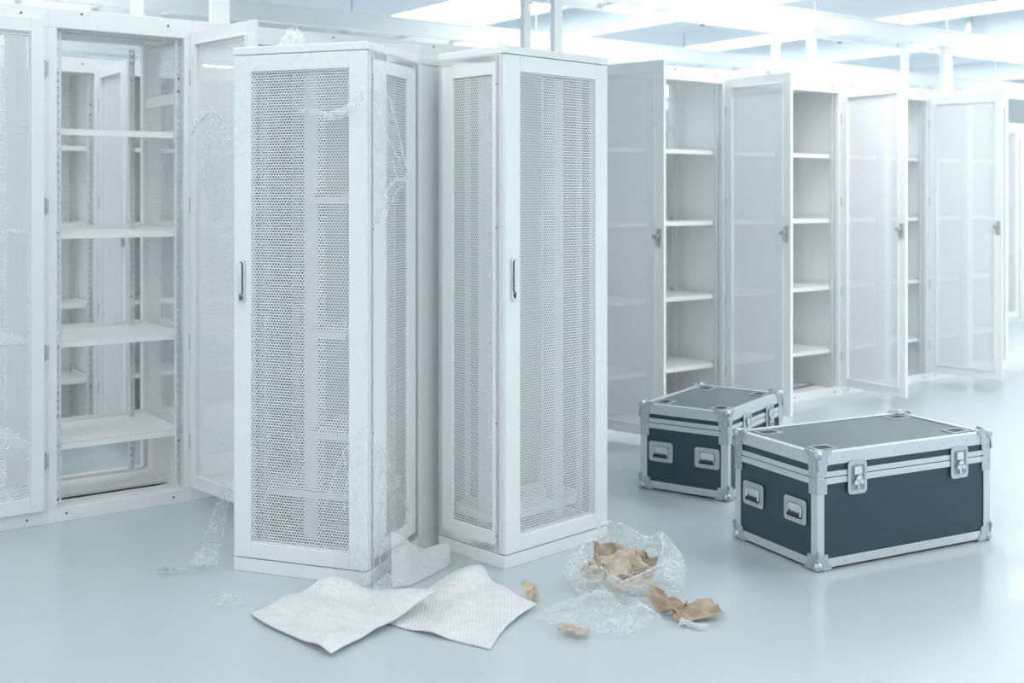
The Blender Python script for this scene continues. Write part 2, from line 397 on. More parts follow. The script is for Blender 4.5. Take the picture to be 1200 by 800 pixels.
# ------------------------------------------------------------------ front row of cabinets
TB = [-.42, .194, .84, 1.44, 2.04, 2.64, 3.24, 3.84, 4.44, 5.04, 5.63, 6.165, 6.70, 7.25, 7.80]
FULL = (.06, 2.19); LOW = (.06, 1.74)
spec = {
 0: dict(label='white cabinet at the left picture edge with its perforated door shut', door=(0, .575)),
 1: dict(label='empty white cabinet standing open at far left, see-through with four wide shelves', door=(98, .55), sides=('R',)),
 2: dict(label='white row cabinet mostly hidden behind the film-wrapped cabinet, door swung out', door=(149, .56)),
 5: dict(label='white row cabinet hidden by the unwrapped cabinet, only its open door showing', door=(103, .55), back=FULL),
 6: dict(label='doorless white row cabinet seen through a mesh door right of the unwrapped cabinet', back=LOW, sides=('r',)),
 7: dict(label='open white cabinet with shelves directly above and behind the small case', door=(88, .55), back=LOW, sides=('r',)),
 8: dict(label='doorless white row cabinet behind the mesh door above the small case', back=FULL, sides=('r',)),
 9: dict(label='open white cabinet with shelves behind the left end of the large case', door=(84, .57), back=FULL, sides=('r',)),
 10: dict(label='doorless white row cabinet behind the mesh door above the large case', back=FULL, sides=('r',)),
 11: dict(label='narrowest open white cabinet slot, left of the last open mesh door', door=(100, .55), back=LOW, sides=('r',)),
 12: dict(label='white row cabinet seen through the rightmost open mesh door', back=FULL, sides=('r',)),
 13: dict(label='last white cabinet closing the right end of the front row', back=FULL, sides=('r',)),
}
for i in range(14):
    s = spec.get(i)
    if s is None:
        s = dict(label={3: 'white row cabinet behind the film-wrapped cabinet without a door', 4: 'white row cabinet behind the unwrapped cabinet without a door'}[i], back=FULL)
    bay('server_cabinet', s['label'], TB[i], TB[i+1], door=s.get('door'), back=s.get('back'), sides=s.get('sides', ()), D=.6 if i < 3 else .5, group='front cabinet row')

# ------------------------------------------------------------------ rear row
RB = [.16, .76, 1.36, 1.96]
rear = {0: 'rear-row cabinet with shelves seen at left through the open cabinet', 1: 'rear-row cabinet with a bright open door seen in the middle of the open cabinet',
        2: 'rear-row cabinet seen through the mesh side of the open cabinet'}
for i in range(3):
    bay('server_cabinet', rear[i], RB[i]+.2, RB[i+1]+.2, 1.8, door=(88, .55) if i == 0 else None, back=FULL, sides=('r',), detail=True, group='rear cabinet row')
for i, lab in enumerate(('rear-row cabinet glimpsed high through the open cabinet by the small case', 'rear-row cabinet glimpsed through the last open slot',
            )):
    bay('server_cabinet', lab, 4.6+i*4.2, 5.2+i*4.2, 1.8, back=FULL, detail=False, group='rear cabinet row')
for i in range(5):
    t = 9.9+i*.6
    bay('server_cabinet', ('first', 'second', 'third', 'fourth', 'last')[i]+' pale rear-row cabinet right of the rightmost open door', t, t+.6, 1.8, back=FULL, door=(0, .56), detail=False, group='rear cabinet row')

# ------------------------------------------------------------------ the two standing cabinets and the plain one
def free_cabinet(label, org, yaw, W, D, H, side, name='server_cabinet'):
    o = thing(name, label, 'cabinet', org, yaw, 'free-standing cabinets')
    pl = .055; cap = .03; p = .03
    b = MB()
    for x in (0, W-p):
        for y in (0.024, D-p): b.box(x, x+p, y, y+p, pl, H-cap)
    for z0, z1 in ((pl, pl+.03), (H-cap-.03, H-cap)):
        b.box(p, W-p, .024, .05, z0, z1); b.box(p, W-p, D-p, D, z0, z1)
        b.box(0, p, .054, D-p, z0, z1); b.box(W-p, W, .054, D-p, z0, z1)
    obj('frame', b, 'white', o, bev=.002)
    obj('roof_panel', MB().box(-.002, W+.002, 0, D, H-cap, H), 'white', o, bev=.004)
    obj('plinth', MB().box(0, W, .004, D, 0, pl-.004), 'white', o, bev=.003)
    door_part(o, 'door', W-.008, H-cap-pl-.004, pl+.001, W-.004, .022, 0, W*.13, W*.125, .062, .058, handle=(H*.535-.02), hinges=())
    # perforated side wall
    m, mb = (.135, .10) if D > .42 else (.045, .085); sx = W if side == 'R' else 0
    sg = -1 if side == 'R' else 1
    x0, x1 = sorted((sx, sx+sg*.012)); b = MB(); z0, z1 = pl+.002, H-cap-.001
    y0, y1 = .028, D-.002
    b.box(x0, x1, y0, y0+m, z0, z1); b.box(x0, x1, y1-mb, y1, z0, z1); b.box(x0, x1, y0+m, y1-mb, z0, z0+.075); b.box(x0, x1, y0+m, y1-mb, z1-.075, z1)
    sp = obj('side_panel', b, 'white', o, bev=.002)
    obj('perforated_sheet', perf_mesh(y1-y0-m-mb+.012, z1-z0-.138), 'sheet', sp, ((x0+x1)/2, (y0+m+y1-mb)/2, (z0+z1)/2), (0, 0, math.pi/2))
    for y, z in ((y0+.02, .12), (y0+.02, .55), (y0+.02, 1.3), (y0+.02, 1.85)):
        obj('screw', cached('scr', lambda: MB().cyl((-.0015,0,0), (.0015,0,0), .003, 8).mesh('screw')), 'bolt', sp, (sx, y, z))
    # plain opposite side and back
    ox = 0 if side == 'R' else W-.004
    obj('side_panel', MB().box(ox, ox+.004, .03, D-.03, pl+.03, H-cap-.03), 'dim_inner', o)
    obj('back_panel', MB().box(.03, W-.03, D-.008, D-.002, pl+.03, H-cap-.03), 'dim_inner', o)
    for x, y in ((.07, .10), (W-.07, .10), (.07, D-.10), (W-.07, D-.10)):
        obj('mounting_rail', rail_mesh(H-cap-pl-.08, n=60), 'rail', o, (x, y, pl+.035), (0, 0, 0 if x < W/2 else math.pi))
    return o
A_ORG = Vector((-1.060, 4.351, 0)); A_YAW = rad(-19.6); AW, AD, AH = .566, .454, 1.985
cA = free_cabinet('tall white cabinet with perforated door, partly wrapped in torn clear film', A_ORG, A_YAW, AW, AD, AH, 'R')
for z, x0, w in ((1.42, .26, .26), (.91, .26, .16), (.525, .26, .22), (.30, .03, .5)):
    obj('shelf', shelf_mesh(w, .26), 'white', cA, (x0, .11, z))
obj('inner_column', MB().box(.215, .275, .16, .22, .1, 1.9), 'white', cA)
B_ORG = Vector((-.026, 4.35, 0)); B_YAW = rad(44.2); BW, BD, BH = .594, .39, 1.995
cB = free_cabinet('tall unwrapped white perforated cabinet turned with one corner towards the viewer', B_ORG, B_YAW, BW, BD, BH, 'L')
obj('shelf', shelf_mesh(BW-.08, .22), 'white', cB, (.04, .11, .17))
obj('inner_column', MB().box(.10, .16, .2, .26, .1, 1.9), 'white', cB)
obj('inner_column', MB().box(.40, .45, .12, .17, .1, 1.9), 'rail', cB)
# plain cabinet behind
cC = thing('server_cabinet', 'white cabinet with a smooth blank side panel between the wrapped and unwrapped cabinets', 'cabinet', (-.383, 4.60, 0), math.atan2(.846, .533), 'free-standing cabinets')
cw, cd, ch = .52, .50, 1.985      # local x runs back along the blank side, y to the left
b = MB()
for x in (0, cw-.04):
    for y in (0, cd-.04): b.box(x, x+.04, y, y+.04, .055, ch-.03)
obj('frame', b, 'white', cC, bev=.003); obj('roof_panel', MB().box(0, cw, 0, cd, ch-.03, ch), 'white', cC, bev=.003); obj('plinth', MB().box(.005, cw-.005, .006, cd-.005, 0, .054), 'white', cC)
obj('side_panel', MB().box(.04, cw-.04, .006, .012, .056, ch-.031), 'white', cC)
obj('side_panel', MB().box(.04, cw-.04, cd-.012, cd-.006, .056, ch-.031), 'white', cC)
obj('back_panel', MB().box(cw-.012, cw-.006, .04, cd-.04, .056, ch-.031), 'white', cC)

# ------------------------------------------------------------------ flight cases
def leaf(r):   # three-lobed corner plate seen flat
    pts = []
    for k in range(22):
        a = rad(-12 + 114*k/21); rr = r*(1 + .13*math.cos(a*8 - .0)); pts.append((rr*math.cos(a), rr*math.sin(a)))
    return [(0,0)] + pts
def flight_case(label, org, yaw, L, Wd, H, zj, handles, latches, cups, hz):
    o = thing('flight_case', label, 'case', org, yaw, 'flight cases')
    e = .034; t = .0025; tb = .048; s = .010     # edge flange, its thickness, top flange height
    z0, z1 = s, H
    # wooden panels
    ins = .004
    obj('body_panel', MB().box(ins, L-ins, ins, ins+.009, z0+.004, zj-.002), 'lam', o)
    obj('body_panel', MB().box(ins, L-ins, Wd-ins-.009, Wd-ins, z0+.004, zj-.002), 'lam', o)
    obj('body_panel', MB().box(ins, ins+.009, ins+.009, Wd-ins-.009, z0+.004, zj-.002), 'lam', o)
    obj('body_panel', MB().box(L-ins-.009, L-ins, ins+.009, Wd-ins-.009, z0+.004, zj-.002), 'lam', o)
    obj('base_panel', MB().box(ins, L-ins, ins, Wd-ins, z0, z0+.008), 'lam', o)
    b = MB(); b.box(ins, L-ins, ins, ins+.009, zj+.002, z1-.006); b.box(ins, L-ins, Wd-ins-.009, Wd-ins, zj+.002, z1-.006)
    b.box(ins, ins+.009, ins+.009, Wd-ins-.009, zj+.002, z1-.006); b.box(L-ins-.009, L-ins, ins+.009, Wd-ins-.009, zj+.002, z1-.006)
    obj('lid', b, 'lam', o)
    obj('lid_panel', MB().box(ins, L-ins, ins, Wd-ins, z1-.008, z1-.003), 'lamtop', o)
    # aluminium angle profiles: along x
    def prof_x(y, z, sy, sz, h=e, w=e):
        bb = MB(); y0, y1 = sorted((y, y-sy*w)); za, zb = sorted((z, z-sz*t)); bb.box(0, L, y0, y1, za, zb)
        ya, yb = sorted((y, y-sy*t)); za, zb = sorted((z-sz*t, z-sz*h)); bb.box(0, L, ya, yb, za, zb)
        obj('edge_profile', bb, 'alu', o, bev=.001)
    def prof_y(x, z, sx, sz, h=e, w=e):
        bb = MB(); x0, x1 = sorted((x, x-sx*w)); za, zb = sorted((z, z-sz*t)); bb.box(x0, x1, w, Wd-w, za, zb)
        xa, xb = sorted((x, x-sx*t)); za, zb = sorted((z-sz*t, z-sz*h)); bb.box(xa, xb, t, Wd-t, za, zb)
        obj('edge_profile', bb, 'alu', o, bev=.001)
    for y, sy in ((0, -1), (Wd, 1)): prof_x(y, z1, sy, 1, tb, .03); prof_x(y, z0, sy, -1, e, .03)
    for x, sx in ((0, -1), (L, 1)): prof_y(x, z1, sx, 1, tb, .03); prof_y(x, z0, sx, -1, e, .03)
    for x, sx in ((0, 1), (L, -1)):
        for y, sy in ((0, 1), (Wd, -1)):
            bb = MB(); xa, xb = sorted((x-sx*.0008, x+sx*e)); ya, yb = sorted((y-sy*.0008, y+sy*t)); bb.box(xa, xb, ya, yb, z0+e, z1-tb)
            xa, xb = sorted((x-sx*.0008, x+sx*t)); ya, yb = sorted((y+sy*t, y+sy*e)); bb.box(xa, xb, ya, yb, z0+e, z1-tb)
            obj('corner_profile', bb, 'alu', o, bev=.001)
    # tongue and groove band at the lid joint: two strips with a fine gap
    for za, zb in ((zj-.026, zj-.0015), (zj+.0015, zj+.022)):
        for (x0, x1, y0, y1) in ((e, L-e, -.001, t), (e, L-e, Wd-t, Wd+.001), (-.001, t, e, Wd-e), (L-t, L+.001, e, Wd-e)):
            bb = MB(); bb.box(x0, x1, y0, y1, za, zb)
            if y1-y0 < .01:
                yy = y0 if y0 < Wd/2 else y1
                ya, yb = sorted((yy, yy + (-.0015 if y0 < Wd/2 else .0015))); bb.box(x0, x1, ya, yb, za+.006, zb-.006)
            obj('joint_band', bb, 'alu', o, bev=.0008)
    # ball corners and clamp plates
    lf = leaf(.062)
    for x, sx in ((0, 1), (L, -1)):
        for y, sy in ((0, 1), (Wd, -1)):
            for z, sz in ((z0, 1), (z1, -1)):
                bb = MB(); bb.ball((x+sx*.006, y+sy*.006, z+sz*.008), .0195, 14, 9)
                X, Y, Z = Vector((sx,0,0)), Vector((0,sy,0)), Vector((0,0,sz)); c = Vector((x, y, z))
                for u, w, nn in ((X, Z, -Y), (Y, Z, -X), (X, Y, -Z)): bb.prism(lf, c + nn*.0005, u, w, nn, .003)
                bc = obj('ball_corner', bb, 'steel', o)
                rv = MB()
                for u, w, nn in ((X, Z, -Y), (Y, Z, -X), (X, Y, -Z)):
                    for p, q in ((.05, .012), (.012, .05), (.036, .036)):
                        a = c + u*p + w*q + nn*.0035; rv.cyl(a, a+nn*.002, .004, 8)
                obj('rivets', rv, 'alu', bc)['kind'] = 'stuff'
            bb = MB(); xx = sorted((x-sx*.003, x+sx*.046)); yy = sorted((y-sy*.003, y))
            for za, zb in ((zj-.062, zj-.002), (zj+.002, zj+.045)):
                bb.box(*xx, *yy, za, zb); xq = sorted((x-sx*.003, x)); yq = sorted((y, y+sy*.046)); bb.box(*xq, *yq, za, zb)
            cp = obj('clamp_plate', bb, 'steel', o, bev=.001)
            rv = MB()
            for q in (.012, .036):
                for z in (zj-.048, zj-.02, zj+.03):
                    rv.cyl((x+sx*q, y-sy*.003, z), (x+sx*q, y-sy*.0055, z), .0035, 8); rv.cyl((x-sx*.003, y+sy*q, z), (x-sx*.0055, y+sy*q, z), .0035, 8)
            obj('rivets', rv, 'alu', cp)['kind'] = 'stuff'
    # sprung handles on the short end (x = 0)
    for y in handles:
        w, h = .128, .096; ux, uy, un = (0,-1,0), (0,0,1), (-1,0,0); c = Vector((-.001, y, hz))
        hp = obj('handle', MB().ringprism(rrect(w, h, .014), rrect(w*.66, h*.56, .008), c, ux, uy, un, .004), 'steel', o, bev=.0008)
        obj('handle_dish', MB().prism(rrect(w*.72, h*.62, .008), c + Vector((.0005,0,0)), ux, uy, un, .0012), 'dish', hp)
        bb = MB(); zb = hz-.020
        bb.cyl((-.010, y-.036, zb), (-.010, y+.036, zb), .0075, 10); obj('handle_grip', bb, 'dark', hp)
        bb = MB()
        for s_ in (-1, 1): bb.cyl((-.010, y+s_*.036, zb), (-.006, y+s_*.036, hz+.018), .004, 8)
        bb.box(-.006, -.002, y-.034, y+.034, hz-.006, hz+.024); obj('handle_arm', bb, 'chrome', hp)
        rv = MB()
        for q in (-.05, -.025, 0, .025, .05):
            for zz in (h*.4, -h*.4): rv.cyl((-.005, y+q, hz+zz), (-.0075, y+q, hz+zz), .0038, 8)
        obj('rivets', rv, 'alu', hp)['kind'] = 'stuff'
    # butterfly latches on the long side (y = 0)
    for x in latches:
        w, h = .096, .128; ux, uy, un = (1,0,0), (0,0,1), (0,-1,0); c = Vector((x, -.003, zj-.012))
        hp = obj('latch', MB().ringprism(rrect(w, h, .016), rrect(w*.7, h*.76, .01), c, ux, uy, un, .004), 'steel', o, bev=.0008)
        obj('latch_dish', MB().prism(rrect(w*.74, h*.8, .01), c + Vector((0,.0005,0)), ux, uy, un, .0012), 'dish', hp)
        bb = MB(); zc = zj-.012
        bb.box(x-.018, x+.018, -.011, -.0045, zc+.012, zc+.042); bb.cyl((x, -.005, zc-.004), (x, -.017, zc-.004), .014, 12)
        for s_ in (-1, 1): bb.prism([(0,0),(s_*.024,-.010),(s_*.02,-.026),(s_*.004,-.018)][::s_], (x, -.014, zc-.002), ux, uy, un, .003)
        bb.box(x-.004, x+.004, -.012, -.005, zc-.045, zc); obj('butterfly_key', bb, 'chrome', hp)
    # stacking cups on the lid
    for x, y in cups:
        w, h = .10, .075; c = Vector((x, y, z1-.003)); ux, uy, un = (1,0,0), (0,1,0), (0,0,1)
        hp = obj('stacking_cup', MB().ringprism(rrect(w, h, .006), rrect(w*.74, h*.72, .008), c, ux, uy, un, .003), 'steel', o)
        obj('cup_well', MB().prism(rrect(w*.78, h*.78, .008), c, ux, uy, un, .0006), 'dark', hp)
    rv = MB()
    for k in range(1, 7):
        q = L*k/7; a = .016; rv.cyl((q, -.0005, z1-.022), (q, -.0025, z1-.022), .003, 6); rv.cyl((q, -.0005, z0+.018), (q, -.0025, z0+.018), .003, 6)
        q = Wd*k/7; rv.cyl((-.0005, q, z1-.022), (-.0025, q, z1-.022), .003, 6); rv.cyl((-.0005, q, z0+.018), (-.0025, q, z0+.018), .003, 6)
    obj('rivets', rv, 'steel', o)['kind'] = 'stuff'
    return o
flight_case('large slate flight case with two butterfly latches, aluminium edges and ball corners', (1.153, 4.325, 0), rad(26.7), .92, .495, .447, .352,
            (.121, .375), (.195, .742), ((.10, .085), (.82, .085), (.10, .41), (.82, .41)), .208)
flight_case('small slate flight case standing behind the large one, handles facing left', (1.003, 5.323, 0), rad(55.5), .67, .455, .415, .325,
            (.103, .345), (.22, .50), ((.10, .08), (.57, .08), (.10, .375), (.57, .375)), .190)

# ------------------------------------------------------------------ film, wrap and paper
def grid_obj(name, P, m, smooth=True, thick=0):
    P = np.asarray(P); nu, nv = P.shape[:2]
    f = [(i*nv+j, (i+1)*nv+j, (i+1)*nv+j+1, i*nv+j+1) for i in range(nu-1) for j in range(nv-1)]
    me = bpy.data.meshes.new(name); me.from_pydata(P.reshape(-1, 3).tolist(), [], f); me.update()
    if smooth: me.polygons.foreach_set('use_smooth', [True]*len(me.polygons))
    o = obj(name, me, m)
    if thick:
        s = o.modifiers.new('solid', 'SOLIDIFY'); s.thickness = thick; s.offset = 1
    return o
def interp(poly, n):
    p = np.array(poly, float); d = np.r_[0, np.cumsum(np.linalg.norm(np.diff(p, axis=0), axis=1))]; q = np.linspace(0, d[-1], n)
    return np.stack([np.interp(q, d, p[:,k]) for k in range(p.shape[1])], 1)
def creases(U, V, n, amp, lo=2, hi=7, r=rng):
    """sum of random triangle-wave folds: the sharp crumple of film and paper"""
    h = np.zeros_like(U)
    for _ in range(n):
        a = r.uniform(0, 2*np.pi); k = r.uniform(lo, hi); c = r.uniform(0, 1)
        s = (U*np.cos(a)+V*np.sin(a))*k + c; h += (np.abs((s % 1)-.5)*4-1)/k
    return amp*h/np.sqrt(n)*lo
def between(e0, e1, nu, nv, conv):
    """ruled sheet between two picture-traced edges, laid into the place by conv(px, py, u, v)"""
    a, b = interp(e0, nu), interp(e1, nu); P = np.zeros((nu, nv, 3))
    for i in range(nu):
        for j in range(nv):
            v = j/(nv-1); q = a[i]*(1-v)+b[i]*v; P[i,j] = conv(q[0], q[1], i/(nu-1), v)
    return P
Af = Vector((math.sin(A_YAW), -math.cos(A_YAW), 0))          # outward normal of the wrapped cabinet's front
Ar = Vector((math.cos(A_YAW), math.sin(A_YAW), 0))           # and of its right side
Pfr = A_ORG + Af*.012; Psd = A_ORG + Ar*(AW+.012)
UV = lambda nu, nv: np.meshgrid(np.linspace(0,1,nu), np.linspace(0,1,nv), indexing='ij')
def push(P, nrm, h): return P + h[..., None]*np.array(nrm)
def join_objs(name, objs, m):
    V, Fc = [], []
    for o in objs:
        k = len(V); V += [tuple(v.co) for v in o.data.vertices]; Fc += [tuple(i+k for i in p.vertices) for p in o.data.polygons]
        me = o.data; bpy.data.objects.remove(o); bpy.data.meshes.remove(me)
    me = bpy.data.meshes.new(name); me.from_pydata(V, [], Fc); me.update(); me.polygons.foreach_set('use_smooth', [True]*len(me.polygons))
    return obj(name, me, m)
def hem(par, pts, r=.0022, name='torn_edge', n=60, wob=.004, seed=1):
    """gathered edge or ridge of a film: a thin crumpled roll along a path"""
    q = interp([tuple(p) for p in pts], n); rr = np.random.default_rng(seed); q[1:-1] += rr.normal(0, wob*.35, (n-2, 3)); q[:,2] = np.maximum(q[:,2], r+.001)
    b = MB(); m6 = 6; v = []; w = r*(.5+1.0*rr.random(n)); w[0] = w[-1] = r*.2
    for k in range(n):
        d = Vector(q[min(k+1,n-1)]-q[max(k-1,0)]).normalized(); u = d.orthogonal().normalized(); x = d.cross(u)
        for j in range(m6): v.append(Vector(q[k]) + (u*math.cos(j*math.pi/3)+x*math.sin(j*math.pi/3))*w[k])
    b.add(v, [(k*m6+j, k*m6+(j+1) % m6, (k+1)*m6+(j+1) % m6, (k+1)*m6+j) for k in range(n-1) for j in range(m6)])
    return obj(name, b, 'film3', par)
def onA(pts, side, off=.02):
    p0, nn = (Psd, Ar) if side else (Pfr, Af)
    return [onplane(x, y, p0, nn) + nn*off for x, y in pts]
# 1 upper wrap: front veil + flap blown round the corner
nu, nv = 90, 40; U, V = UV(nu, nv)
P = between([(271,57),(430,50)], [(271,186),(300,176),(325,150),(345,134),(365,131),(385,137),(405,134),(420,123),(431,104)], nu, nv, lambda x,y,u,v: onplane(x,y,Pfr,Af))
h = np.abs(creases(U*1.0, V*.6, 7, .011, 3, 9)) + .022*np.clip(V-.75,0,1)*4*(.4+.6*np.abs(np.sin(U*23+V*5)))*np.clip(U*1.6-.5,0,1)
a = grid_obj('f', push(P, Af, h), 'film')
P = between([(431,52),(431,104),(433,150),(437,200),(438,235),(440,262)], [(436,53),(447,112),(457,146),(464,182),(469,204),(467,213),(455,226),(446,246),(441,263)], 70, 26, lambda x,y,u,v: onplane(x,y,Psd,Ar))
U, V = UV(70, 26); b2 = grid_obj('f', push(P, Ar, np.abs(creases(U*1.6, V*.7, 7, .014, 3, 8)) + .03*V*np.sin(np.pi*U)), 'film')
fo = tag(join_objs('stretch_film', [a, b2], 'film'), 'torn clear film hanging over the top of the wrapped cabinet and its right side', 'plastic film')
hem(fo, onA([(431,104),(447,112),(457,146),(464,182),(469,204),(467,213),(455,226),(446,246),(441,263)], 1, .03), .0035, wob=.006)
hem(fo, onA([(431,118),(437,140),(446,162),(457,184),(466,206)], 1, .03), .002, 'film_ridge', wob=.006, seed=2)
hem(fo, onA([(466,208),(452,212),(444,222),(440,236)], 1, .035), .005, 'film_ridge', 40, .008, 5)
hem(fo, onA([(452,190),(458,208),(461,218)], 1, .03), .003, 'film_ridge', 30, .008, 7)
hem(fo, onA([(407,97),(431,118)], 0, .016), .0018, 'film_ridge', 30, .003, 9)
hem(fo, onA([(281,70),(276,95),(283,118)], 0, .014), .0016, 'film_ridge', 30, .004, 10)
# ruffle along the torn edge
nu, nv = 70, 14; U, V = UV(nu, nv)
P = between([(348,132),(368,128),(385,131),(404,127),(418,116),(428,100)], [(350,134),(370,134),(388,142),(408,138),(424,128),(432,108)], nu, nv, lambda x,y,u,v: onplane(x,y,Pfr,Af))
tag(grid_obj('film_ruffle', push(P, Af, .015+.02*np.sin(np.pi*V)+np.abs(creases(U*3, V*.8, 5, .03, 1.2, 3.5))), 'film3', False), 'bright gathered film ruffle across the upper front of the wrapped cabinet', 'plastic film')
# 2 wisp clinging to the open door of the left cabinet
h1 = row(.84-.012, .0) ; dv = (RD*math.cos(rad(82)) + RN*math.sin(rad(82))); dn = Vector((-dv.y, dv.x, 0)); dn = dn if dn.dot(-h1) > 0 else -dn
Pd = h1 + dn*.035
nu, nv = 44, 36; U, V = UV(nu, nv)
P = between([(231,152),(240,134),(250,126),(262,136),(272,164)], [(229,158),(238,215),(250,262),(262,250),(273,190)], nu, nv, lambda x,y,u,v: onplane(x,y,Pd,dn))
fo = tag(grid_obj('film_scrap', push(P, dn, np.abs(creases(U*1.2, V*.7, 5, .02, 1.2, 3.5))), 'film', True), 'wisp of clear film caught on the far-left open door', 'plastic film')
onD = lambda pts: [onplane(x, y, Pd, dn) + dn*.02 for x, y in pts]
hem(fo, onD([(231,152),(240,134),(250,126),(262,136),(272,164)]), .0038, wob=.01, seed=11)
hem(fo, onD([(229,158),(236,146),(248,132)]), .004, wob=.01, seed=12)
hem(fo, onD([(250,128),(252,150),(247,185),(241,212)]), .003, 'film_ridge', wob=.008, seed=13)
hem(fo, onD([(255,132),(264,150),(268,180)]), .003, 'film_ridge', wob=.008, seed=14)
# 3 tuft on the roof
nu, nv = 30, 18; U, V = UV(nu, nv); c = atdepth(340, 47, 4.36); P = np.zeros((nu, nv, 3))
rr = (.055*(1-V**1.5*.75))*(1+.18*np.sin(U*2*np.pi*5)); P[...,0] = c.x+rr*np.cos(U*2*np.pi)*1.05; P[...,1] = c.y+.06+rr*np.sin(U*2*np.pi)*.6; P[...,2] = AH+.001+.075*V+.012*np.sin(U*19)*V
tag(grid_obj('film_tuft', P, 'film2', True), 'small gathered tuft of clear film on top of the wrapped cabinet', 'plastic film')
# 4 lower drape round the front corner
nu, nv = 60, 30; U, V = UV(nu, nv)
P = between([(404,528),(394,552),(386,585),(388,625),(392,655),(396,682)], [(431,495),(431,545),(431,590),(431,630),(431,660),(431,687)], nu, nv, lambda x,y,u,v: onplane(x,y,Pfr,Af))
a = grid_obj('f', push(P, Af, .004+np.abs(creases(U, V*.8, 8, .014, 3, 8))), 'film')
P = between([(432,515),(432,560),(432,610),(432,650),(432,684)], [(446,524),(455,555),(475,602),(462,632),(452,668)], nu, nv, lambda x,y,u,v: onplane(x,y,Psd,Ar))
b2 = grid_obj('f', push(P, Ar, .004+np.abs(creases(U, V*.8, 8, .016, 3, 8))), 'film')
fo = tag(join_objs('stretch_film', [a, b2], 'film'), 'clear film drape round the lower front corner of the wrapped cabinet', 'plastic film')
hem(fo, onA([(431,497),(416,514),(404,528),(394,552),(384,590)], 0, .012), .002, wob=.004, seed=21)
hem(fo, onA([(404,530),(410,560),(404,600)], 0, .012), .0015, 'film_ridge', 40, .004, 22)
hem(fo, onA([(432,512),(446,524),(455,555),(475,602),(462,632)], 1, .016), .002, wob=.005, seed=23)
hem(fo, onA([(445,526),(442,570),(446,620),(440,660)], 1, .018), .002, 'film_ridge', wob=.006, seed=24)
hem(fo, onA([(420,560),(424,610),(420,655),(428,684)], 0, .012), .0016, 'film_ridge', wob=.004, seed=25)
# 5 tail on the left
nu, nv = 60, 14; U, V = UV(nu, nv)
cl = [atdepth(269,560,4.36), atdepth(262,585,4.37), atdepth(254,615,4.38), atdepth(246,642,4.38), onfloor(238,663,.03), onfloor(222,666,.018), onfloor(205,668,.02), onfloor(186,669,.008)]
C = interp([tuple(p) for p in cl], nu); wd = np.interp(np.linspace(0,1,nu), [0,.3,.6,.72,.85,1], [.012,.03,.05,.055,.04,.012])
P = np.zeros((nu, nv, 3)); P[:] = C[:,None,:]; P[...,0] += (V-.5)*2*wd[:,None]; P[...,1] += np.abs(creases(U*4, V, 6, .02, 2, 5))-.01
P[...,2] = np.maximum(P[...,2]+np.abs(creases(U*4, V, 6, .02, 2, 5))*np.clip(U*2-.8,0,1), .003)
tag(grid_obj('film_tail', P, 'film2', True), 'twisted tail of clear film trailing onto the floor left of the wrapped cabinet', 'plastic film')

def patch(name, L, Fr, R, T, hfun, m, label, cat, nu=60, nv=60, amp=.01, ncr=6, wob=.03, lo=2, hi=6, smooth=True, thick=0, floor_gap=.002):
    """sheet lying on the floor: picture corners left, front, right, back -> Coons-like quad with ragged edges"""
    c = [np.array(onfloor(*p)) for p in (L, Fr, R, T)]; U, V = UV(nu, nv)
    P = (c[0]*((1-U)*(1-V))[...,None] + c[1]*(U*(1-V))[...,None] + c[2]*(U*V)[...,None] + c[3]*((1-U)*V)[...,None])
    P[...,0] += wob*(np.sin(V*5.1+U*2)*(U-.5) + .5*np.sin(U*7+1)*(V-.5)); P[...,1] += wob*(np.sin(U*4.3)*(V-.5) + .4*np.sin(V*9)*(U-.5))
    P[...,2] = floor_gap + np.maximum(0, hfun(U, V)) + np.abs(creases(U, V, ncr, amp, lo, hi))
    return tag(grid_obj(name, P, m, smooth, thick), label, cat)
g = lambda U, V, a, b, sa, sb: np.exp(-((U-a)/sa)**2-((V-b)/sb)**2)
# bubble wrap
patch('bubble_wrap', (450,728), (572,764), (622,713), (548,674), lambda U,V: .06*g(U,V,.15,.8,.28,.3)+.025*g(U,V,.75,.85,.2,.25)+.02*g(U,V,.45,.35,.12,.5)+.01*np.sin(U*8)**2*V, 'bub',
      'white bubble wrap sheet lying to the right, in front of both tall cabinets', 'bubble wrap', amp=.0012, thick=.004, ncr=3, lo=1, hi=2)
patch('bubble_wrap', (296,722), (385,773), (506,716), (378,696), lambda U,V: .06*g(U,V,.95,1,.45,.28)+.06*g(U,V,.12,.9,.25,.22)+.022*g(U,V,.85,.12,.12,.15)+.035*g(U,V,.45,.5,.5,.14)+.008, 'bub',
      'white bubble wrap sheet lying to the left, its right edge curled over another', 'bubble wrap', amp=.0012, thick=.004, ncr=3, lo=1, hi=2)
nu, nv = 50, 40; U, V = UV(nu, nv)
lo_ = interp([tuple(onfloor(459,690)), tuple(onfloor(480,688)), tuple(onfloor(505,676)), tuple(onfloor(528,663))], nu)
hi_ = interp([tuple(onfloor(457,690)+Vector((-.01,.10,.175))), tuple(onfloor(480,686)+Vector((0,.12,.11))), tuple(onfloor(505,676)+Vector((0,.11,.075))), tuple(onfloor(526,664)+Vector((0,.05,.06)))], nu)
P = lo_[:,None,:]*(1-V)[...,None] + hi_[:,None,:]*V[...,None]; P[...,1] += .04*np.sin(V*np.pi)*np.sin(U*4) ; P[...,2] += .004+.01*np.sin(U*9)*V
tag(grid_obj('bubble_wrap', P, 'bub2', True, .004), 'upright curled end of bubble wrap leaning beside the wrapped cabinet', 'bubble wrap')
